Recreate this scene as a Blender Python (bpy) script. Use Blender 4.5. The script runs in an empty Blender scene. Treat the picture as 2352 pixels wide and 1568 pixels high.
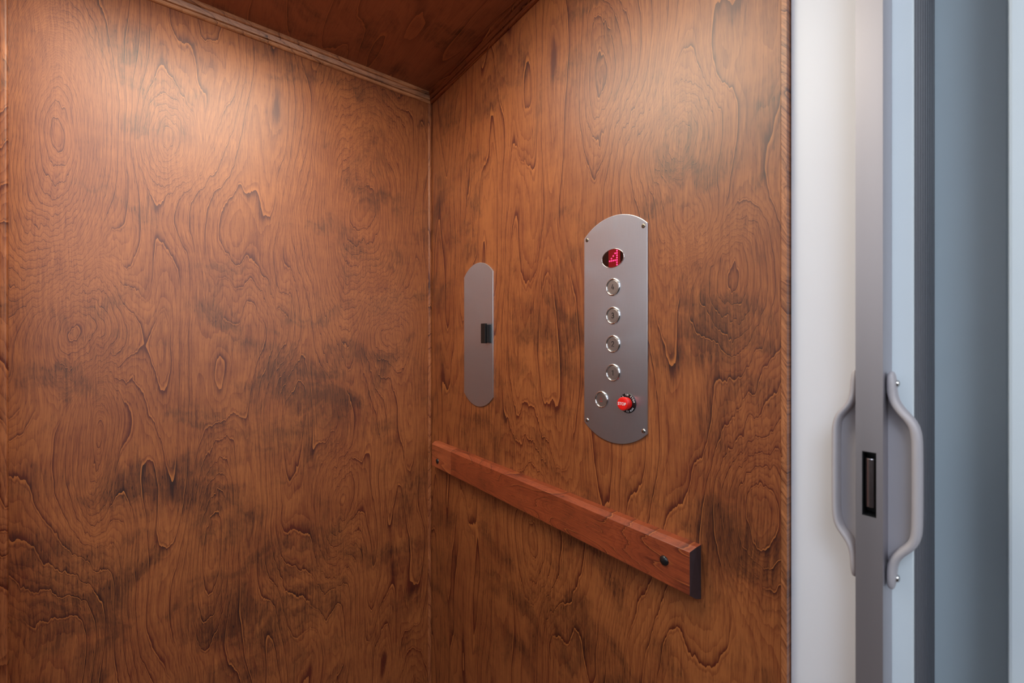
import bpy, bmesh, math, random
from mathutils import Vector, Matrix
random.seed(7)
C = bpy.context.scene.collection
S = bpy.context.scene

# ------------------------------------------------------------------ camera
EYE = 1.25
cam_data = bpy.data.cameras.new('camera')
cam = bpy.data.objects.new('camera', cam_data); C.objects.link(cam)
cam.location = (-0.66, -1.32, EYE)
cam.rotation_euler = (math.radians(90), 0, math.radians(-37.34))
cam_data.sensor_width = 36.0
cam_data.lens = 974.0 / 2352.0 * 36.0
cam_data.clip_start = 0.02
cam_data.dof.use_dof = True
cam_data.dof.focus_distance = 1.0
cam_data.dof.aperture_fstop = 4.5
S.camera = cam

# ------------------------------------------------------------------ world + exposure
w = bpy.data.worlds.new('world'); S.world = w; w.use_nodes = True
w.node_tree.nodes['Background'].inputs[0].default_value = (0.55, 0.65, 0.8, 1)
w.node_tree.nodes['Background'].inputs[1].default_value = 0.15
S.view_settings.view_transform = 'Standard'
S.view_settings.look = 'None'
S.view_settings.gamma = 1.0
S.view_settings.exposure = 0.0
S.view_settings.use_curve_mapping = False

def area(name, loc, size, power, col, rot=(0, 0, 0), size_y=None, spread=180):
    l = bpy.data.lights.new(name, 'AREA'); l.energy = power; l.color = col
    l.shape = 'RECTANGLE'; l.size = size; l.size_y = size_y or size
    l.spread = math.radians(spread)
    o = bpy.data.objects.new(name, l); C.objects.link(o)
    o.location = loc; o.rotation_euler = rot
    return o
LAMP = (-0.66, -0.58)
area('cab_lamp_light', (LAMP[0], LAMP[1], 2.074), 0.50, 7.8, (1.0, 0.93, 0.68), size_y=0.60)
area('side_fill_light', (-1.93, -0.95, 1.84), 1.7, 1.0, (1.0, 0.97, 0.97), rot=(math.radians(90), 0, math.radians(-90)), size_y=0.98, spread=120)  # unseen fill added to brighten the upper reflections; no window stands here
area('hall_lamp_light', (-1.45, -2.15, 2.43), 0.55, 26.0, (0.74, 0.86, 1.0), size_y=0.9)  # cool fill added overhead to brighten the gate and door frame
area('back_fill_light', (-0.2, -3.235, 1.80), 2.6, 10.0, (1.0, 0.98, 0.96), rot=(math.radians(90), 0, 0), size_y=1.0, spread=120)  # unseen fill added behind the camera for veneer sheen, not a window

# ------------------------------------------------------------------ node expression helper
class E:
    nt = None
    def __init__(s, sock): s.s = sock
    @staticmethod
    def m(op, *a, clamp=False):
        n = E.nt.nodes.new('ShaderNodeMath'); n.operation = op; n.use_clamp = clamp
        for i, x in enumerate(a):
            if isinstance(x, E): E.nt.links.new(x.s, n.inputs[i])
            else: n.inputs[i].default_value = float(x)
        return E(n.outputs[0])
    def __add__(s, o): return E.m('ADD', s, o)
    __radd__ = __add__
    def __mul__(s, o): return E.m('MULTIPLY', s, o)
    __rmul__ = __mul__
    def __sub__(s, o): return E.m('SUBTRACT', s, o)
    def __rsub__(s, o): return E.m('SUBTRACT', o, s)
def fract(a): return E.m('FRACT', a)
def power(a, b): return E.m('POWER', a, b)
def clamp01(a): return E.m('ADD', a, 0, clamp=True)
def sstep(a, lo, hi):
    n = E.nt.nodes.new('ShaderNodeMapRange'); n.interpolation_type = 'SMOOTHSTEP'
    E.nt.links.new(a.s, n.inputs[0])
    n.inputs[1].default_value = lo; n.inputs[2].default_value = hi
    return E(n.outputs[0])
def vec(x, y, z=0.0):
    n = E.nt.nodes.new('ShaderNodeCombineXYZ')
    for i, a in enumerate((x, y, z)):
        if isinstance(a, E): E.nt.links.new(a.s, n.inputs[i])
        else: n.inputs[i].default_value = float(a)
    return n.outputs[0]
def noise(x, y, z=0.0, detail=2.0, rough=0.5, dist=0.0, scale=1.0):
    n = E.nt.nodes.new('ShaderNodeTexNoise')
    E.nt.links.new(vec(x, y, z), n.inputs['Vector'])
    n.inputs['Scale'].default_value = scale
    n.inputs['Detail'].default_value = detail
    n.inputs['Roughness'].default_value = rough
    n.inputs['Distortion'].default_value = dist
    return E(n.outputs[0])
def mix(f, a, b):
    n = E.nt.nodes.new('ShaderNodeMix'); n.data_type = 'RGBA'
    if isinstance(f, E): E.nt.links.new(f.s, n.inputs[0])
    else: n.inputs[0].default_value = f
    for i, c in ((6, a), (7, b)):
        if isinstance(c, tuple): n.inputs[i].default_value = (*c, 1)
        else: E.nt.links.new(c, n.inputs[i])
    return n.outputs[2]

def new_mat(name):
    m = bpy.data.materials.new(name); m.use_nodes = True
    E.nt = m.node_tree
    return m, m.node_tree.nodes['Principled BSDF']

# ------------------------------------------------------------------ materials
def wood(name, ua, va, seed, bumps=(), freq=21.0, tone=1.0, su=1.0, sv=1.0, light=(0.365, 0.112, 0.029),
         mid=(0.118, 0.0145, 0.0032), dark=(0.030, 0.0046, 0.0011), rough=0.66, tilt=0.0, stain=1.0, blots=(), coat=1.0):
    m, b = new_mat(name)
    tc = E.nt.nodes.new('ShaderNodeTexCoord')
    sp = E.nt.nodes.new('ShaderNodeSeparateXYZ'); E.nt.links.new(tc.outputs['Object'], sp.inputs[0])
    ax = {'x': E(sp.outputs[0]), 'y': E(sp.outputs[1]), 'z': E(sp.outputs[2])}
    u0 = ax[ua] * su; v0 = ax[va] * sv
    if tilt:
        u0, v0 = u0 * math.cos(tilt) - v0 * math.sin(tilt), u0 * math.sin(tilt) + v0 * math.cos(tilt)
    # warped coordinates: slow wander of the grain, wavy curls, ragged fringe
    w1 = noise(u0 * 3.2, v0 * 2.4, seed, 2) - 0.5
    w2 = noise(u0 * 9, v0 * 7, seed + 3.1, 2) - 0.5
    w3 = noise(u0 * 70, v0 * 16, seed + 5.7, 2, 0.6) - 0.5
    u = u0 + w1 * 0.03 + w2 * 0.012
    v = v0 + w1 * 0.05 + w2 * 0.07 + w3 * 0.045
    F = noise(u * 6.0, v * 1.15, seed + 11.0, 1.5, 0.45) * 0.85 + u * 0.8
    for (bu, bv, ru, rv, amp) in bumps:
        du = (u - bu) * (1.0 / ru); dv = (v - bv) * (1.0 / rv)
        r2 = du * du + dv * dv
        g = E.m('EXPONENT', r2 * -0.5)
        F = F + g * amp
    t = F * freq
    s = fract(t)
    line = power(1.0 - s, 12.0)                       # latewood line, hard on one side
    s2 = fract(t * 3.0 + 0.3)
    fine = power(1.0 - s2, 3.0)
    edge = sstep(s, 0.93, 0.99)                     # pale lip beside the dark line
    lmask = sstep(noise(u0 * 7, v0 * 4, seed + 17, 3), 0.28, 0.54)
    # fibres
    fib = noise(u * 480, v0 * 20, seed + 20, 3, 0.65)
    fib2 = noise(u * 260, v0 * 11, seed + 23, 2)
    pore = sstep(noise(u * 800, v0 * 60, seed + 26, 1), 0.60, 0.72)
    # blotchy stain
    bl = noise(u * 6.5, v * 8.0, seed + 31, 5, 0.66, 0.6) + (fib2 - 0.5) * 0.10 + (fib - 0.5) * 0.10
    for (bu, bv, ru, rv, amp) in blots:
        du = (u - bu) * (1.0 / ru); dv = (v - bv) * (1.0 / rv)
        bl = bl + E.m('EXPONENT', (du * du + dv * dv) * -0.5) * amp
    blot = sstep(bl, 0.47, 0.74) * (0.35 + fib2 * 1.1) 
    big = noise(u0 * 5.0 + w2 * 2.0, v0 * 3.2, seed + 37, 3)
    cross = noise(u0 * 5 + w2 * 3.0, v0 * 26, seed + 41, 3, 0.55)   # chatoyance across the grain
    k = (0.26 + (fib - 0.5) * 1.1 + (fib2 - 0.5) * 0.8 + line * lmask * 1.05 + fine * 0.36
         + (big - 0.5) * 0.95 + (cross - 0.5) * 0.35 + pore * 0.26 - edge * lmask * 0.22)
    c1 = mix(clamp01(k), light, mid)
    d = clamp01(blot * (0.66 * stain) + line * lmask * (0.34 + blot * 0.30) + pore * (0.10 + blot * 0.55))
    c2 = mix(d, c1, dark)
    c2 = mix(clamp01(edge * lmask * (0.30 + blot * 0.5)), c2, (0.52, 0.17, 0.040))
    if tone != 1.0:
        c2 = mix(1 - tone, c2, (0.02, 0.005, 0.003))
    E.nt.links.new(c2, b.inputs['Base Color'])
    b.inputs['Specular IOR Level'].default_value = 0.10
    rr = 0.0 + (fib - 0.5) * 0.18 + rough
    E.nt.links.new(rr.s, b.inputs['Roughness'])
    b.inputs['Coat Weight'].default_value = coat
    b.inputs['Coat Roughness'].default_value = 0.44
    b.inputs['Coat IOR'].default_value = 1.6
    bp = E.nt.nodes.new('ShaderNodeBump'); bp.inputs['Strength'].default_value = 0.24
    bp.inputs['Distance'].default_value = 0.0006
    h = edge * lmask * 0.8 - line * lmask * 0.6 + (fib - 0.5) * 0.6 + (fib2 - 0.5) * 0.8 + (bl - 0.5) * 1.5
    E.nt.links.new(h.s, bp.inputs['Height']); E.nt.links.new(bp.outputs[0], b.inputs['Normal'])
    return m

def plain(name, col, rough=0.4, metal=0.0, spec=0.5, var=0.0, scale=20.0, aniso=0.0, emit=None, es=0.0, stretch=(1, 1, 1), bump=0.0, tang=None):
    m, b = new_mat(name)
    tc = E.nt.nodes.new('ShaderNodeTexCoord')
    mp = E.nt.nodes.new('ShaderNodeMapping'); E.nt.links.new(tc.outputs['Object'], mp.inputs[0])
    mp.inputs['Scale'].default_value = stretch
    n = E.nt.nodes.new('ShaderNodeTexNoise'); E.nt.links.new(mp.outputs[0], n.inputs['Vector'])
    n.inputs['Scale'].default_value = scale; n.inputs['Detail'].default_value = 3
    f = E(n.outputs[0])
    c = tuple(max(0, x * (1 - var)) for x in col); c2 = tuple(min(1, x * (1 + var)) for x in col)
    E.nt.links.new(mix(f, c, c2), b.inputs['Base Color'])
    b.inputs['Metallic'].default_value = metal
    r = (f - 0.5) * (0.3 * rough) + rough
    E.nt.links.new(r.s, b.inputs['Roughness'])
    b.inputs['Specular IOR Level'].default_value = spec
    b.inputs['Anisotropic'].default_value = aniso
    if tang:
        tn = E.nt.nodes.new('ShaderNodeTangent'); tn.direction_type = 'RADIAL'; tn.axis = tang
        E.nt.links.new(tn.outputs[0], b.inputs['Tangent'])
    if bump:
        bp = E.nt.nodes.new('ShaderNodeBump'); bp.inputs['Strength'].default_value = bump; bp.inputs['Distance'].default_value = 0.0003
        E.nt.links.new(n.outputs[0], bp.inputs['Height']); E.nt.links.new(bp.outputs[0], b.inputs['Normal'])
    if emit:
        b.inputs['Emission Color'].default_value = (*emit, 1); b.inputs['Emission Strength'].default_value = es
    return m

def brushed(name):
    """brushed stainless steel: horizontal hair lines, smudges"""
    m, b = new_mat(name)
    tc = E.nt.nodes.new('ShaderNodeTexCoord')
    sp = E.nt.nodes.new('ShaderNodeSeparateXYZ'); E.nt.links.new(tc.outputs['Object'], sp.inputs[0])
    y, z = E(sp.outputs[1]), E(sp.outputs[2])
    hair = noise(y * 14, z * 1500, 1.0, 2, 0.7)
    hair2 = noise(y * 900, z * 30, 7.0, 2, 0.7)
    sm = noise(y * 26, z * 20, 3.0, 4, 0.6, 0.6)
    E.nt.links.new(mix(clamp01(hair * 0.5 + hair2 * 0.5), (0.56, 0.62, 0.70), (0.68, 0.74, 0.83)), b.inputs['Base Color'])
    b.inputs['Metallic'].default_value = 0.97
    b.inputs['Anisotropic'].default_value = 0.75
    E.nt.links.new(vec(0, 1, 0), b.inputs['Tangent'])
    r = 0.31 + (sstep(sm, 0.45, 0.85) * 0.08)
    E.nt.links.new(r.s, b.inputs['Roughness'])
    bp = E.nt.nodes.new('ShaderNodeBump'); bp.inputs['Strength'].default_value = 0.06; bp.inputs["Distance"].default_value = 0.00003
    E.nt.links.new((hair * 0.5 + hair2 * 0.25).s, bp.inputs['Height']); E.nt.links.new(bp.outputs[0], b.inputs['Normal'])
    return m

# photograph pixel -> point on the walls, used to lay the figure of the veneer where the photo has it
CX, CY, FP = 1176.0, 784.0, 974.0
FWD = (math.sin(math.radians(37.34)), math.cos(math.radians(37.34))); RGT = (FWD[1], -FWD[0])
def ray(px): o = px - CX; return FWD[0] * FP + RGT[0] * o, FWD[1] * FP + RGT[1] * o
def onl(px, py):  # left wall y = 0
    a, b = ray(px); t = 1.32 / b; return -0.66 + a * t, EYE + (CY - py) * t
def onr(px, py):  # right wall x = 0
    a, b = ray(px); t = 0.66 / a; return -1.32 + b * t, EYE + (CY - py) * t
def fig(f, px, py, wpx, hpx, amp):
    u, v = f(px, py); u1, v1 = f(px + wpx, py); v2 = f(px, py + hpx)[1]
    return (u, v, abs(u1 - u), abs(v2 - v), amp)

bumps_l = [fig(onl, 125, 320, 88, 230, 0.95), fig(onl, 830, 470, 60, 210, 0.80), fig(onl, 395, 330, 40, 60, -0.30),
           fig(onl, 190, 760, 70, 90, -0.35), fig(onl, 225, 1020, 26, 110, 0.35), fig(onl, 505, 1250, 36, 140, 0.35),
           fig(onl, 790, 1150, 34, 90, 0.32), fig(onl, 640, 760, 60, 90, -0.25), fig(onl, 890, 760, 40, 60, -0.35)]
blots_l = [fig(onl, 440, 1090, 50, 60, 0.20), fig(onl, 720, 900, 80, 50, 0.16), fig(onl, 640, 1380, 120, 120, 0.14),
           fig(onl, 320, 1200, 60, 60, 0.10), fig(onl, 300, 300, 40, 25, 0.10), fig(onl, 120, 1450, 120, 120, 0.12),
           fig(onl, 560, 420, 120, 120, -0.16), fig(onl, 110, 350, 100, 220, -0.16)]
bumps_r = [fig(onr, 1560, 330, 60, 70, -0.42), fig(onr, 1680, 640, 70, 90, 0.40), fig(onr, 1600, 520, 50, 60, -0.3),
           fig(onr, 1720, 1150, 70, 140, -0.45), fig(onr, 1400, 150, 60, 120, 0.30), fig(onr, 1250, 1250, 50, 120, 0.35)]
blots_r = [fig(onr, 1550, 420, 50, 50, 0.16), fig(onr, 1600, 780, 60, 60, 0.14), fig(onr, 1300, 780, 50, 60, 0.12),
           fig(onr, 1650, 1200, 60, 80, 0.14), fig(onr, 1110, 1060, 40, 30, 0.14), fig(onr, 1250, 1400, 150, 80, 0.10),
           fig(onr, 1250, 400, 80, 100, -0.12), fig(onr, 1700, 150, 50, 100, -0.10)]
M_left = wood('stained_veneer_left', 'x', 'z', 4.0, bumps_l, blots=blots_l)
M_right = wood('stained_veneer_right', 'y', 'z', 51.0, bumps_r, freq=13, blots=blots_r)
M_side = wood('stained_veneer_side', 'y', 'z', 88.0)
M_ceil = wood('stained_veneer_ceiling', 'x', 'y', 23.0, freq=11, mid=(0.22, 0.06, 0.022), light=(0.34, 0.11, 0.042))
M_trim_lit = wood('stained_moulding_lit', 'z', 'x', 61.0, freq=20, light=(0.66, 0.30, 0.13), mid=(0.30, 0.10, 0.035), rough=0.30, coat=1.0)  # left run: sheen from the hall put into a lighter colour
M_trim_shade = wood('stained_moulding_shaded', 'z', 'y', 67.0, freq=20, light=(0.26, 0.065, 0.018), rough=0.50, coat=0.3)  # right run: same moulding, its shade put into a darker colour
M_bead = wood('stained_bead', 'x', 'z', 71.0, freq=30, light=(0.44, 0.15, 0.055), rough=0.28, coat=0.9)
M_edge = wood('stained_edge_veneer', 'y', 'z', 75.0, freq=42, su=2.0, tilt=0.9, light=(0.56, 0.21, 0.075), rough=0.4)
M_rail = wood('rail_maple', 'z', 'y', 33.0, freq=26, su=1.6, sv=1.3, bumps=[(0.0, 0.20, 0.016, 0.055, 0.30), (-0.01, 0.02, 0.014, 0.05, 0.25), (0.01, -0.24, 0.015, 0.06, -0.25)], light=(0.34, 0.066, 0.019), mid=(0.16, 0.024, 0.007),
              dark=(0.05, 0.008, 0.003), rough=0.33, stain=0.6)
M_rail2 = wood('rail_maple_end', 'z', 'y', 39.0, freq=12, su=1.4, light=(0.42, 0.10, 0.033), mid=(0.27, 0.052, 0.016),
               dark=(0.10, 0.016, 0.006), rough=0.36, stain=0.6)
M_end_shade = plain('shaded_end_grain', (0.035, 0.020, 0.024), 0.55, var=0.4, scale=120)  # rail end: the weak light there is put into a darker colour
M_steel = brushed('brushed_steel')
M_ring = plain('polished_steel_ring', (0.80, 0.78, 0.77), 0.16, 1.0, var=0.03)
M_btn = plain('button_steel', (0.40, 0.38, 0.38), 0.42, 1.0, var=0.06, scale=200, stretch=(1, 1, 0.1))
M_black = plain('black_plastic', (0.006, 0.006, 0.007), 0.42)
M_ink = plain('black_ink', (0.006, 0.005, 0.005), 0.6)
M_white_ink = plain('white_ink', (0.80, 0.80, 0.82), 0.5)
M_red = plain('red_plastic', (0.80, 0.012, 0.008), 0.32, spec=0.5)
M_redink = plain('red_ink', (0.50, 0.02, 0.02), 0.5)
M_glass = plain('dark_display_lens', (0.012, 0.004, 0.004), 0.12)
M_window = plain('red_display_window', (0.10, 0.002, 0.004), 0.25, emit=(1, 0.01, 0.02), es=0.10)
M_led = plain('red_led', (0.5, 0.01, 0.03), 0.4, emit=(1.0, 0.03, 0.16), es=2.6)
M_screw = plain('screw_metal', (0.35, 0.27, 0.20), 0.3, 1.0, var=0.2)
M_screw2 = plain('bright_screw', (0.75, 0.74, 0.73), 0.18, 1.0)
M_slot = plain('screw_recess', (0.02, 0.015, 0.012), 0.6)
M_cap = plain('dark_screw_cap', (0.012, 0.010, 0.011), 0.30)
M_jamb = plain('white_painted_jamb', (0.80, 0.80, 0.86), 0.42, var=0.015, scale=3)
M_alu = plain('satin_grey_post', (0.46, 0.43, 0.465), 0.42, 0.80, var=0.04, scale=40, stretch=(1, 1, 0.02))
M_handle = plain('grey_plastic_handle', (0.45, 0.42, 0.45), 0.36, var=0.02)
M_gpanel = plain('white_gate_panel', (0.86, 0.94, 1.0), 0.40, var=0.02)
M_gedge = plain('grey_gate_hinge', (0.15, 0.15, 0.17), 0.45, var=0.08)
M_blue = plain('blue_grey_painted_frame', (0.78, 0.90, 1.0), 0.40, var=0.03, scale=6)
M_pale = plain('pale_painted_casing', (0.68, 0.76, 0.84), 0.45, var=0.02)
M_hallw = plain('hall_wall_paint', (0.72, 0.73, 0.74), 0.6, var=0.02)
M_hallf = plain('hall_floor_brown', (0.05, 0.03, 0.02), 0.5, var=0.3, scale=6)
M_cabf = plain('cab_floor_vinyl', (0.10, 0.035, 0.018), 0.45, var=0.3, scale=12)
M_lens = plain('lamp_lens', (0.9, 0.9, 0.9), 0.5, emit=(1, 0.95, 0.88), es=6.0)

# ------------------------------------------------------------------ mesh helpers
def link(name, bm, mat, parent=None, smooth=False, bevel=0.0, seg=2, recalc=True):
    if recalc: bmesh.ops.recalc_face_normals(bm, faces=bm.faces)
    me = bpy.data.meshes.new(name); bm.to_mesh(me); bm.free()
    me.materials.append(mat)
    o = bpy.data.objects.new(name, me); C.objects.link(o)
    if smooth:
        for p in me.polygons: p.use_smooth = True
    if bevel:
        md = o.modifiers.new('bevel', 'BEVEL'); md.width = bevel; md.segments = seg; md.limit_method = 'ANGLE'; md.angle_limit = math.radians(35)
    if parent: o.parent = parent
    return o
def box(bm, x0, x1, y0, y1, z0, z1):
    v = [bm.verts.new((x, y, z)) for x in (x0, x1) for y in (y0, y1) for z in (z0, z1)]
    for f in ((0, 1, 3, 2), (4, 6, 7, 5), (0, 4, 5, 1), (2, 3, 7, 6), (0, 2, 6, 4), (1, 5, 7, 3)):
        bm.faces.new([v[i] for i in f])
def boxm(*a):
    bm = bmesh.new(); box(bm, *a); return bm
def prism_x(pts, x0, x1):
    """outline of (y, z) points extruded from x0 to x1"""
    bm = bmesh.new()
    a = [bm.verts.new((x0, y, z)) for y, z in pts]; b = [bm.verts.new((x1, y, z)) for y, z in pts]
    bm.faces.new(a); bm.faces.new(b[::-1])
    n = len(pts)
    for i in range(n): bm.faces.new((a[i], b[i], b[(i + 1) % n], a[(i + 1) % n]))
    return bm
def lathe_x(prof, cy=0.0, cz=0.0, n=40, bm=None, sy=1.0, sz=1.0):
    """profile [(radius, height out of the wall)], axis -X"""
    bm = bm or bmesh.new(); rings = []
    for r, h in prof:
        if r < 1e-7: rings.append([bm.verts.new((-h, cy, cz))])
        else: rings.append([bm.verts.new((-h, cy + sy * r * math.cos(2 * math.pi * i / n), cz + sz * r * math.sin(2 * math.pi * i / n))) for i in range(n)])
    for a, b in zip(rings, rings[1:]):
        if len(a) == 1 and len(b) == 1: continue
        for i in range(n):
            j = (i + 1) % n
            if len(a) == 1: bm.faces.new((a[0], b[i], b[j]))
            elif len(b) == 1: bm.faces.new((a[i], b[0], a[j]))
            else: bm.faces.new((a[i], b[i], b[j], a[j]))
    return bm
def sweep(path, prof, closed_prof=True):
    """list of section frames: each section is prof mapped by function"""
    bm = bmesh.new(); rs = []
    for f in path: rs.append([bm.verts.new(f(p)) for p in prof])
    n = len(prof)
    for a, b in zip(rs, rs[1:]):
        for i in range(n): bm.faces.new((a[i], a[(i + 1) % n], b[(i + 1) % n], b[i]))
    bm.faces.new(rs[0]); bm.faces.new(rs[-1][::-1])
    return bm
def empty(name, loc, label, cat, group=None):
    o = bpy.data.objects.new(name, None); C.objects.link(o); o.location = loc
    o.empty_display_size = 0.05
    o['label'] = label; o['category'] = cat
    if group: o['group'] = group
    return o
def struct(o, label=None):
    o['kind'] = 'structure'
    if label: o['label'] = label; o['category'] = o.name.split('_')[0]
    return o
TXT = Matrix(((0, 0, -1), (-1, 0, 0), (0, 1, 0)))      # text x -> -Y, y -> +Z, normal -> -X
def text_bm(s, size, y, z, h, rot=0.0, bold=0.0, depth=0.00012):
    cu = bpy.data.curves.new('t', 'FONT'); cu.body = s; cu.size = size; cu.align_x = 'CENTER'; cu.align_y = 'CENTER'
    cu.offset = bold; cu.extrude = depth; cu.resolution_u = 6
    o = bpy.data.objects.new('t', cu); C.objects.link(o)
    dg = bpy.context.evaluated_depsgraph_get(); dg.update()
    me = bpy.data.meshes.new_from_object(o.evaluated_get(dg))
    bpy.data.objects.remove(o); bpy.data.curves.remove(cu)
    bm = bmesh.new(); bm.from_mesh(me); bpy.data.meshes.remove(me)
    M = Matrix.Translation((-h, y, z)) @ TXT.to_4x4() @ Matrix.Rotation(rot, 4, 'Z')
    bmesh.ops.transform(bm, matrix=M, verts=bm.verts)
    return bm
def stroke_bm(paths, y, z, h, wd, t=0.0002):
    """strokes given as polylines in (right, up) around the centre"""
    bm = bmesh.new()
    for p in paths:
        n = len(p); L = []; R = []
        for i in range(n):
            a = Vector(p[max(0, i - 1)]); c = Vector(p[min(n - 1, i + 1)]); q = Vector(p[i])
            d = (c - a).normalized(); nr = Vector((-d.y, d.x)) * wd / 2
            e = d * (wd * 0.3) * (-1 if i == 0 else (1 if i == n - 1 else 0))
            L.append(q + nr + e); R.append(q - nr + e)
        for hh in (h, h + t):
            pass
        top = [[bm.verts.new((-(h + t), y - v.x, z + v.y)) for v in S_] for S_ in (L, R)]
        bot = [[bm.verts.new((-h, y - v.x, z + v.y)) for v in S_] for S_ in (L, R)]
        for i in range(n - 1):
            bm.faces.new((top[0][i], top[0][i + 1], top[1][i + 1], top[1][i]))
            bm.faces.new((top[0][i], bot[0][i], bot[0][i + 1], top[0][i + 1]))
            bm.faces.new((top[1][i], top[1][i + 1], bot[1][i + 1], bot[1][i]))
    return bm
def arc(cx, cy, rx, ry, a0, a1, n=10):
    return [(cx + rx * math.cos(math.radians(a0 + (a1 - a0) * i / n)), cy + ry * math.sin(math.radians(a0 + (a1 - a0) * i / n))) for i in range(n + 1)]
DIG = {'1': [[(-.22, .30), (.06, .5), (.06, -.5)]],
       '2': [arc(0, .22, .26, .28, 165, -25) + [(-.27, -.5), (.29, -.5)]],
       '3': [arc(0, .25, .24, .25, 150, -75, 10) + [(-.04, .01)], [(-.04, .02)] + arc(0, -.24, .28, .26, 80, -150, 12)],
       '4': [[(.02, .5), (-.30, -.22), (.32, -.22)], [(.12, .08), (.12, -.5)]]}
def merge(bms):
    out = bmesh.new()
    for b in bms:
        me = bpy.data.meshes.new('m'); b.to_mesh(me); b.free(); out.from_mesh(me); bpy.data.meshes.remove(me)
    return out

# ------------------------------------------------------------------ the cab shell
XL = -0.966; YF = -1.084; ZC = 2.091
wl = struct(link('wall_left', boxm(XL - 0.02, 0.0, 0.0, 0.02, 0, 2.15), M_left), 'stained veneer wall on the left, without anything mounted on it')
wr = struct(link('wall_right', boxm(0.0, 0.02, YF + 0.008, 0.0199, 0, 2.15), M_right), 'stained veneer wall carrying the steel plates and the rail')
ws = struct(link('wall_side', boxm(XL - 0.02, XL, -0.22, -0.0001, 0, 2.15), M_side), 'stained veneer wall at the extreme left edge of the photo')
ce = struct(link('ceiling', boxm(XL - 0.02, 0.02, YF, 0.02, ZC, ZC + 0.02), M_ceil), 'dark stained veneer ceiling of the lift cab')
fl = struct(link('floor', boxm(XL - 0.02, 0.02, YF - 0.02, 0.02, -0.02, 0), M_cabf), 'dark brown floor of the lift cab')

# crown mouldings: d = distance out of the wall, e = height above the lower edge
Z0 = 2.057
crown = [(0, 0), (0.0035, 0.0), (0.0065, 0.0015), (0.0085, 0.0045), (0.0088, 0.0072), (0.0040, 0.0082), (0.0040, 0.0098), (0.0095, 0.0112),
         (0.0110, 0.0170), (0.0125, 0.0225), (0.0108, 0.0236), (0.0150, 0.0250), (0.0168, 0.0275), (0.0172, 0.0305), (0.0172, 0.0340), (0, 0.0340)]
# left run (along x), mitred at the corner
bm = sweep([lambda p: (XL, -p[0], Z0 + p[1]), lambda p: (-p[0], -p[0], Z0 + p[1])], crown)
struct(link('trim_1', bm, M_trim_lit), 'glossy crown moulding above the left wall, its sheen coloured in')
bm = sweep([lambda p: (-p[0], -p[0], Z0 + p[1]), lambda p: (-p[0], YF, Z0 + p[1])], crown)
struct(link('trim_2', bm, M_trim_shade), 'crown moulding with shade coloured in, above the wall with the steel plates')
# corner bead (far corner) and the bead at the extreme left
def bead(x0, x1, t, z1, name, label, r=0.0035):
    prof = []
    for cx, a0 in ((x1 - r, -90), (x0 + r, 180)):
        pass
    pts = [(x0, 0.0), (x0, -t + r)]
    for i in range(5): a = math.pi - i * math.pi / 8; pts.append((x0 + r + r * math.cos(a), -t + r - r * math.sin(a)))
    for i in range(5): a = math.pi / 2 - i * math.pi / 8; pts.append((x1 - r + r * math.cos(a), -t + r - r * math.sin(a)))
    pts += [(x1, -t + r), (x1, 0.0)]
    b = bmesh.new()
    A = [b.verts.new((x, y, 0.0)) for x, y in pts]; B = [b.verts.new((x, y, z1)) for x, y in pts]
    b.faces.new(A); b.faces.new(B[::-1])
    for i in range(len(pts)): b.faces.new((A[i], A[(i + 1) % len(pts)], B[(i + 1) % len(pts)], B[i]))
    struct(link(name, b, M_bead), label)
bead(-0.0125, -0.0005, 0.0060, Z0, 'trim_3', 'thin vertical bead in the corner between the two veneer walls')
bead(XL, XL + 0.0125, 0.0090, Z0, 'trim_4', 'rounded vertical bead at the extreme left edge of the photo')
struct(link('trim_5', boxm(-0.0008, 0.02, YF, YF + 0.0076, 0, ZC), M_edge, bevel=0.0005), 'narrow edging strip with slanting grain beside the white jamb')

# ------------------------------------------------------------------ the doorway on the right
struct(link('door_1', boxm(0.010, 0.05, -1.178, YF - 0.001, 0, 2.2), M_jamb, bevel=0.001), 'white painted door jamb between veneer wall and grey gate post')
bm = boxm(0.150, 0.20, -1.2760, -1.178, 0, 2.3)
struct(link('door_2', bm, M_blue, bevel=0.003), 'blue-grey painted door frame beside the white casing')
struct(link('trim_6', boxm(0.048, 0.40, -1.47, -1.2805, 0, 2.3), M_pale, bevel=0.003), 'pale casing at the extreme right edge of the photo')
# left reveal of the doorway and the hall behind the camera
struct(link('trim_7', boxm(XL - 0.08, XL - 0.021, -0.30, -0.221, 0, 2.3), M_jamb), 'white casing of the side opening of the cab')
struct(link('wall_front', merge([boxm(0.401, 2.0, -1.47, -1.40, 0, 2.45), boxm(-0.95, 0.40, -1.47, -1.40, 2.301, 2.45)]), M_hallw), 'hall wall around the doorway')
struct(link('wall_hall_back', boxm(-2.0, 2.0, -3.3, -3.25, 0, 2.45), M_hallw), 'hall wall behind the camera')
struct(link('trim_8', boxm(-2.0, 2.0, -3.25, -3.22, 0, 1.15), M_hallf), 'dark wainscot of the hall')
struct(link('wall_hall_left', boxm(-2.05, -2.0, -3.3, 0.1, 0, 2.45), M_hallw), 'left wall of the hall')
struct(link('wall_hall_end', boxm(-2.0, XL - 0.081, 0.05, 0.1, 0, 2.45), M_hallw), 'end wall of the side hall')
struct(link('trim_9', boxm(-2.0, -1.97, -3.22, 0.05, 0, 1.15), M_hallf), 'dark wainscot of the side hall')
struct(link('wall_hall_right', boxm(2.0, 2.05, -3.3, -1.40, 0, 2.45), M_hallw), 'right wall of the hall')
struct(link('ceiling_hall', merge([boxm(-2.05, 2.05, -3.3, -1.40, 2.45, 2.50), boxm(-2.05, XL - 0.0801, -1.3999, 0.1, 2.45, 2.50)]), M_hallw), 'white ceiling of the hall')
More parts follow.
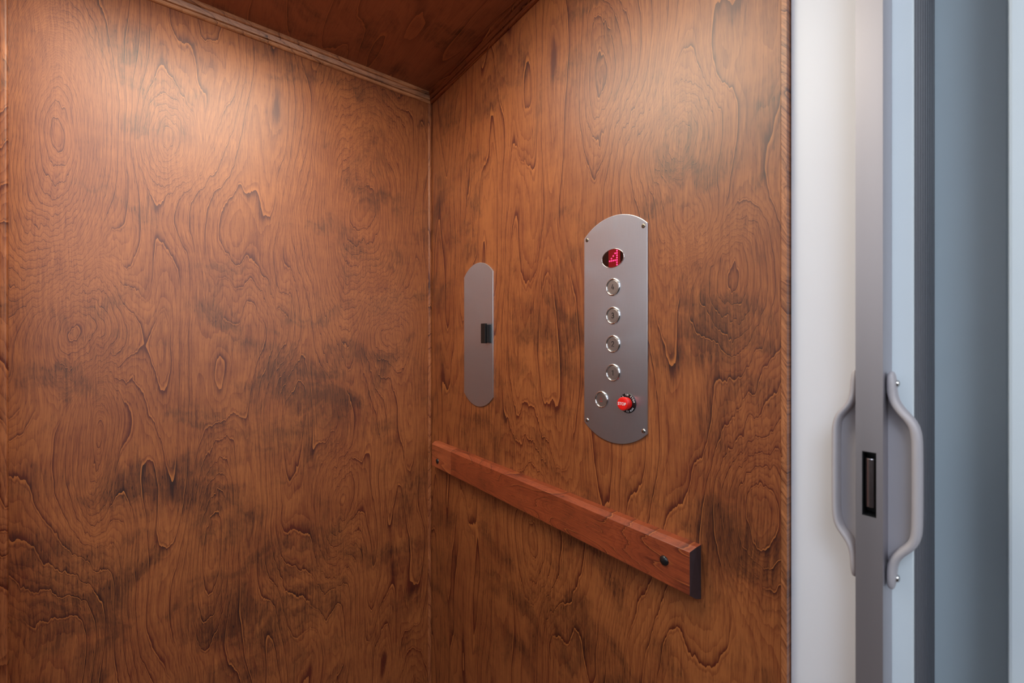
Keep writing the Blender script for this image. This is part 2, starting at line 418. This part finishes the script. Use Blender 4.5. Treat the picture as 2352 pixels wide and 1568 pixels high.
struct(link('floor_hall', merge([boxm(-2.05, 2.05, -3.3, YF - 0.021, -0.02, 0), boxm(-2.05, XL - 0.021, YF - 0.0209, 0.1, -0.02, 0)]), M_hallf), 'dark floor of the hall')
struct(link('ceiling_doorway', boxm(XL - 0.02, 0.40, -1.40, YF - 0.001, 2.24, 2.30), M_jamb), 'white head of the doorway')

# ------------------------------------------------------------------ lamps (outside the frame)
t = empty('ceiling_lamp', (LAMP[0], LAMP[1], ZC), 'rectangular light panel in the cab ceiling', 'lamp')
b = bmesh.new()
for a in ((-0.27, 0.27, -0.32, -0.305), (-0.27, 0.27, 0.305, 0.32), (-0.27, -0.255, -0.305, 0.305), (0.255, 0.27, -0.305, 0.305)):
    box(b, a[0], a[1], a[2], a[3], -0.012, 0)
link('lamp_frame', b, M_btn, t)
link('lamp_lens', boxm(-0.255, 0.255, -0.305, 0.305, -0.008, 0), M_lens, t)
t = empty('hall_fill_lamp', (-1.45, -2.15, 2.45), 'unseen rectangular lamp added on the hall ceiling as fill', 'lamp')  # fixture added out of view for the cool fill light
link('lamp_housing', boxm(-0.30, 0.30, -0.47, 0.47, -0.012, 0), M_hallw, t)

# ------------------------------------------------------------------ steel plates
def plate_outline(hw, zb, zt, rise, n=28):
    R = (2 * hw) ** 2 / (8 * rise) + rise / 2
    a = math.asin(hw / R); pts = []
    for i in range(n + 1):
        q = -a + 2 * a * i / n; pts.append((R * math.sin(q), zt + rise - R + R * math.cos(q)))
    for i in range(n + 1):
        q = a - 2 * a * i / n; pts.append((R * math.sin(q), zb - rise + R - R * math.cos(q)))
    return pts
# control panel
PY, PZ = -0.7838, EYE + 0.0235
cp = empty('control_panel', (0, PY, PZ), 'large brushed steel lift control panel with red floor display and buttons', 'control panel')
T = 0.0028
link('face_plate', prism_x(plate_outline(0.0766, -0.1905, 0.1905, 0.0305), 0.0, -T), M_steel, cp, bevel=0.0006)
def screw(y, z, mat, name='screw', r=0.0038):
    s = link(name, lathe_x([(r * 1.15, T), (r, T + 0.0007), (r * 0.6, T + 0.0011), (0, T + 0.0012)], y, z, 20), mat, cp, smooth=True)
    b = bmesh.new(); box(b, -(T + 0.0016), -(T + 0.0009), y - r * 0.65, y + r * 0.65, z - 0.0005, z + 0.0005)
    box(b, -(T + 0.0016), -(T + 0.0009), y - 0.0005, y + 0.0005, z - r * 0.65, z + r * 0.65)
    bmesh.ops.rotate(b, cent=(0, y, z), matrix=Matrix.Rotation(0.6, 3, 'X'), verts=b.verts)
    link('screw_slot', b, M_slot, s)
for sy, sz, mt in ((1, 1, M_screw), (-1, 1, M_screw), (1, -1, M_screw2), (-1, -1, M_screw2)):
    screw(sy * 0.0685, sz * 0.1865, mt)
# display: dark oval lens, red window, LED figure 4
DZ, DY = 0.162 - 0.0235, 0.0017
dsp = link('display', lathe_x([(1.0, T), (1.0, T + 0.0004), (0.0, T + 0.0004)], DY, DZ, 56, sy=0.0262, sz=0.0176), M_glass, cp)
link('display_rim', lathe_x([(1.0, T), (1.0, T + 0.0008), (1.04, T + 0.0009), (1.055, T + 0.0001)], DY, DZ, 56, sy=0.0262, sz=0.0176), M_ring, dsp, smooth=True)
# the lit window is the part of the oval between two verticals
wy0, wy1 = DY + 0.0100, DY - 0.0185
pts = []
for i in range(21):
    y = wy0 + (wy1 - wy0) * i / 20; pts.append((y, DZ + 0.0176 * math.sqrt(max(0, 1 - ((y - DY) / 0.0262) ** 2)) * 0.985))
for i in range(21):
    y = wy1 + (wy0 - wy1) * i / 20; pts.append((y, DZ - 0.0176 * math.sqrt(max(0, 1 - ((y - DY) / 0.0262) ** 2)) * 0.985))
link('lit_window', prism_x(pts, -(T + 0.0004), -(T + 0.0006)), M_window, dsp)
FOUR = [(4, 0), (3, 1), (4, 1), (2, 2), (4, 2), (1, 3), (4, 3), (0, 4), (1, 4), (2, 4), (3, 4), (4, 4), (4, 5), (4, 6)]
PIT = 0.00445
for c, r in FOUR:
    link('led_dot', lathe_x([(0.00155, T + 0.0005), (0.00155, T + 0.0010), (0, T + 0.0012)], -0.0092 + (4 - c) * PIT, DZ + (3 - r) * PIT - 0.0004, 14), M_led, dsp)
# buttons
def button(name, y, z, face_mat, legend, lmat, r=0.0168, label=None):
    o = link(name, lathe_x([(r * 0.80, T), (r * 0.80, T + 0.0006), (r * 0.76, T + 0.0009), (0, T + 0.0009)], y, z, 44), face_mat, cp)
    if label: o['label'] = label
    link('button_ring', lathe_x([(r * 1.02, T - 0.0002), (r * 1.02, T + 0.0010), (r * 0.97, T + 0.0021), (r * 0.91, T + 0.0024),
                          (r * 0.86, T + 0.0020), (r * 0.83, T + 0.0008), (r * 0.81, T - 0.0002)], y, z, 52), M_ring, o, smooth=True)
    if legend: link('button_digit', stroke_bm([[(a * 0.0098, b * 0.0098) for a, b in p] for p in DIG[legend]], y, z, T + 0.00095, 0.00150), lmat, o)
    return o
for dg, z in (('4', 0.106), ('3', 0.0505), ('2', -0.0048), ('1', -0.0608)):
    button('floor_button', 0.0010, z - 0.0235, M_btn, dg, M_ink, label='round steel button marked ' + dg)
al = button('alarm_button', 0.0300, -0.116 - 0.0235, M_btn, None, M_redink, r=0.0165, label='round steel button with a small red bell outline')
b = bmesh.new(); ay, az = 0.0300, -0.1395; h = T + 0.00095
bell = [(-0.0026, -0.0022), (-0.0022, 0.0010), (-0.0013, 0.0028), (0, 0.0033), (0.0013, 0.0028), (0.0022, 0.0010), (0.0026, -0.0022)]
for (a0, b0), (a1, b1) in zip(bell, bell[1:]):
    d = Vector((a1 - a0, b1 - b0)).normalized() * 0.0003; nx, nz = -d.y, d.x
    v = [b.verts.new((-h - 0.0001, ay + p, az + q)) for p, q in ((a0 + nx, b0 + nz), (a1 + nx, b1 + nz), (a1 - nx, b1 - nz), (a0 - nx, b0 - nz))]
    b.faces.new(v)
box(b, -h - 0.0002, -h, ay - 0.0034, ay + 0.0034, az - 0.0043, az - 0.0036)
link('bell_mark', b, M_redink, al)
# stop button
SY, SZ = PY * 0 + (-0.8176 - PY), -0.116 - 0.0235
st = link('stop_button', lathe_x([(0.0188, T), (0.0188, T + 0.0010), (0.0180, T + 0.0016), (0, T + 0.0016)], SY, SZ, 48), M_black, cp)
st['label'] = 'red mushroom button marked STOP on a black legend ring'
link('push_knob', lathe_x([(0.0110, T + 0.0016), (0.0110, T + 0.0060), (0.0122, T + 0.0075), (0.0122, T + 0.0150), (0.0114, T + 0.0164), (0.0090, T + 0.0170), (0, T + 0.0172)], SY, SZ, 44), M_red, st, smooth=False)
link('stop_word', text_bm('STOP', 0.0078, SY, SZ, T + 0.0173, bold=0.00012), M_white_ink, st)
def arc_text(s, rad, a_start, a_end, top=True, size=0.0046):
    out = []
    n = len(s)
    for i, ch in enumerate(s):
        if ch == ' ': continue
        a = math.radians(a_start + (a_end - a_start) * i / (n - 1))   # angle from +image-right, ccw
        x, z = rad * math.cos(a), rad * math.sin(a)
        rot = a - math.pi / 2 if top else a + math.pi / 2
        out.append(text_bm(ch, size, SY - x, SZ + z, T + 0.0017, rot, bold=0.0001))
    return out
link('legend_lettering', merge(arc_text('PULL TO STOP', 0.0156, 172, 14) + arc_text('PUSH TO RUN', 0.0156, 205, 325, False)), M_white_ink, st)

# blank plate with black latch
QY, QZ = -0.2972, EYE + 0.0195
bp_ = empty('cover_plate', (0, QY, QZ), 'narrow blank steel plate with a small black latch, nearer the corner', 'cover plate')
link('face_plate', prism_x(plate_outline(0.0755, -0.1720, 0.1720, 0.0330), 0.0, -T), M_steel, bp_, bevel=0.0006)
lt = link('latch', boxm(-0.0145, -T, -0.0665, -0.0505, -0.0225, 0.0265), M_black, bp_, bevel=0.0006)
lt['label'] = 'black plastic latch'
link('latch_grip', boxm(-0.0185, -0.0115, -0.0610, -0.0400, -0.0245, 0.0300), M_black, lt, bevel=0.0006)

# ------------------------------------------------------------------ hand rail
hr = empty('handrail', (0, -0.50, 0.877), 'reddish wooden handrail board running along the wall below the plates', 'handrail')
RT = 0.026
def rail_piece(y0, y1, name, mat, ch0, ch1):
    """board between y0 (far) and y1 (near), top/bottom chamfered, end chamfers ch0/ch1"""
    b = bmesh.new()
    prof = [(0, -0.044), (0, 0.0445), (-(RT - 0.012), 0.0440), (-RT, 0.0375), (-RT, -0.0315), (-(RT - 0.010), -0.038)]
    def sec(y, inset): return [b.verts.new((x, y - (inset if x <= -(RT - 0.001) else 0), z)) for x, z in prof]
    a = sec(y0, ch0); c = sec(y1, -ch1)
    n = len(prof)
    for i in range(n): b.faces.new((a[i], a[(i + 1) % n], c[(i + 1) % n], c[i]))
    b.faces.new(a); b.faces.new(c[::-1])
    o = link(name, b, mat, hr, bevel=0.0006)
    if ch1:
        o.data.materials.append(M_end_shade)
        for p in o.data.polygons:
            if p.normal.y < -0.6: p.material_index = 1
    return o
r0 = rail_piece(0.500 - 0.052, 0.3195, 'rail_board', M_rail2, 0.004, 0); r0['label'] = 'short lighter end length of the rail'
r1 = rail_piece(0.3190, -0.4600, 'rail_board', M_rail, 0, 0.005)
for y, z in ((0.5 - 0.0955, -0.010), (-0.5 + 0.0905 + 0.0, 0.006)):
    link('screw_cap', lathe_x([(0.0082, RT), (0.0080, RT + 0.0012), (0.0062, RT + 0.0030), (0.0034, RT + 0.0039), (0, RT + 0.0042)], y, z, 28), M_cap, hr, smooth=True)

# ------------------------------------------------------------------ folding gate
GX = -0.04       # front of lead post
ga = empty('folding_gate', (0, -1.182, 0), 'folded grey gate with upright post, latch slot and moulded handles', 'gate')
PL, PR = 0.0126, -0.0120     # post faces in y, relative
z0, z1 = 0.01, 2.235
sz0, sz1 = EYE - 0.2005, EYE - 0.1265
s0, s1 = -0.0063, 0.0066
b = bmesh.new()
box(b, GX, 0.0, PR, PL, z0, sz0); box(b, GX, 0.0, PR, PL, sz1, z1)
box(b, GX, 0.0, s1, PL, sz0, sz1); box(b, GX, 0.0, PR, s0, sz0, sz1); box(b, GX + 0.02, 0.0, s0, s1, sz0, sz1)
bmesh.ops.remove_doubles(b, verts=b.verts, dist=1e-6)
po = link('lead_post', b, M_alu, ga)
link('latch_recess', merge([boxm(GX + 0.018, GX + 0.0195, s0, s1, sz0, sz1), boxm(GX + 0.0008, GX + 0.018, s1 - 0.0008, s1 - 0.0001, sz0, sz1), boxm(GX + 0.0008, GX + 0.018, s0 + 0.0001, s0 + 0.0008, sz0, sz1),
     boxm(GX + 0.0008, GX + 0.018, s0, s1, sz1 - 0.0012, sz1 - 0.0001), boxm(GX + 0.0008, GX + 0.018, s0, s1, sz0 + 0.0001, sz0 + 0.0012)]), M_black, po)
# steel roller inside the slot
b = bmesh.new(); bmesh.ops.create_cone(b, cap_ends=True, segments=28, radius1=0.0054, radius2=0.0054, depth=0.056)
bmesh.ops.translate(b, vec=(GX + 0.0068, 0.0, (sz0 + sz1) / 2 + 0.001), verts=b.verts)
ro = link('latch_roller', b, plain('roller_steel', (0.5, 0.45, 0.47), 0.25, 1.0), po, smooth=False, bevel=0.0007)
# handles: a moulded strap standing off the post, with a thin web closing the loop
HZ = EYE - 0.1575
def handle(side, base, out, name):
    d = 1 if side > 0 else -1
    th = 0.0074 if side > 0 else 0.0086
    ctr = [(0.0035, 0.1245), (0.0040, 0.112), (0.0042, 0.100), (0.0065, 0.088), (0.0125, 0.078), (0.0185, 0.071), (0.0225, 0.064), (0.0245, 0.054), (0.0250, 0.040)]
    ctr = [(min(a, 0.99) * (out / 0.0250) if a > 0.0045 else a, z) for a, z in ctr]
    full = ctr + [(a, -z) for a, z in reversed(ctr)]
    b = bmesh.new(); rs = []
    hw = 0.010
    n = len(full)
    for i, (a, z) in enumerate(full):
        p = Vector(full[max(0, i - 1)]); q = Vector(full[min(n - 1, i + 1)])
        tdir = (q - p).normalized(); nr = Vector((-tdir.y, tdir.x))
        if nr.x < 0: nr = -nr
        ring = []
        e = 0.72 if i in (0, n - 1) else 1.0
        for (cx, ct) in ((-1, -.5), (-1, .25), (-.80, .5), (0, .58), (.80, .5), (1, .25), (1, -.5)):
            pt = Vector((a, z)) + nr * (ct * th * e)
            ring.append(b.verts.new((cx * hw * e, d * max(0.0, pt.x), pt.y)))
        rs.append(ring)
    m = len(rs[0])
    for a, c in zip(rs, rs[1:]):
        for i in range(m): b.faces.new((a[i], a[(i + 1) % m], c[(i + 1) % m], c[i]))
    b.faces.new(rs[0]); b.faces.new(rs[-1][::-1])
    bmesh.ops.translate(b, vec=(GX + 0.0165, base, HZ), verts=b.verts)
    o = link(name, b, M_handle, ga, smooth=True)
    md = o.modifiers.new('sub', 'SUBSURF'); md.levels = md.render_levels = 2
    # web
    pts = [(0.0, 0.100), (0.0065, 0.088), (0.0125, 0.078), (0.0185, 0.071), (0.0225, 0.064), (0.0245, 0.054)]
    pts = [(a * out / 0.025, z) for a, z in pts]; pts = pts + [(a, -z) for a, z in reversed(pts)]
    wb = prism_x([(d * a, z) for a, z in pts], 0.0, 0.002)
    bmesh.ops.translate(wb, vec=(GX + 0.0225, base, HZ), verts=wb.verts)
    link('handle_web', wb, M_handle, o)
    # screws in the two pads
    for zz in ((0.110, -0.110) if side < 0 else ()):
        c = bmesh.new(); bmesh.ops.create_uvsphere(c, u_segments=20, v_segments=10, radius=0.0042)
        bmesh.ops.scale(c, vec=(1, 0.55, 1), verts=c.verts)
        bmesh.ops.translate(c, vec=(GX + 0.0165, base + d * 0.0092, HZ + zz), verts=c.verts)
        link('screw', c, M_screw2, o, smooth=True)
    return o
h1 = handle(1, PL, 0.0225, 'handle'); h1['label'] = 'handle on the cab side of the post'
h2 = handle(-1, PR, 0.0255, 'handle'); h2['label'] = 'handle on the hall side of the post'
# folded panels behind the post: the first is seen face on, the edges of the rest recede
p0 = link('gate_panel', boxm(0.001, 0.009, -0.0300, 0.0030, z0, z1), M_gpanel, ga, bevel=0.0004)
for k in range(9):
    x = 0.012 + k * 0.0145
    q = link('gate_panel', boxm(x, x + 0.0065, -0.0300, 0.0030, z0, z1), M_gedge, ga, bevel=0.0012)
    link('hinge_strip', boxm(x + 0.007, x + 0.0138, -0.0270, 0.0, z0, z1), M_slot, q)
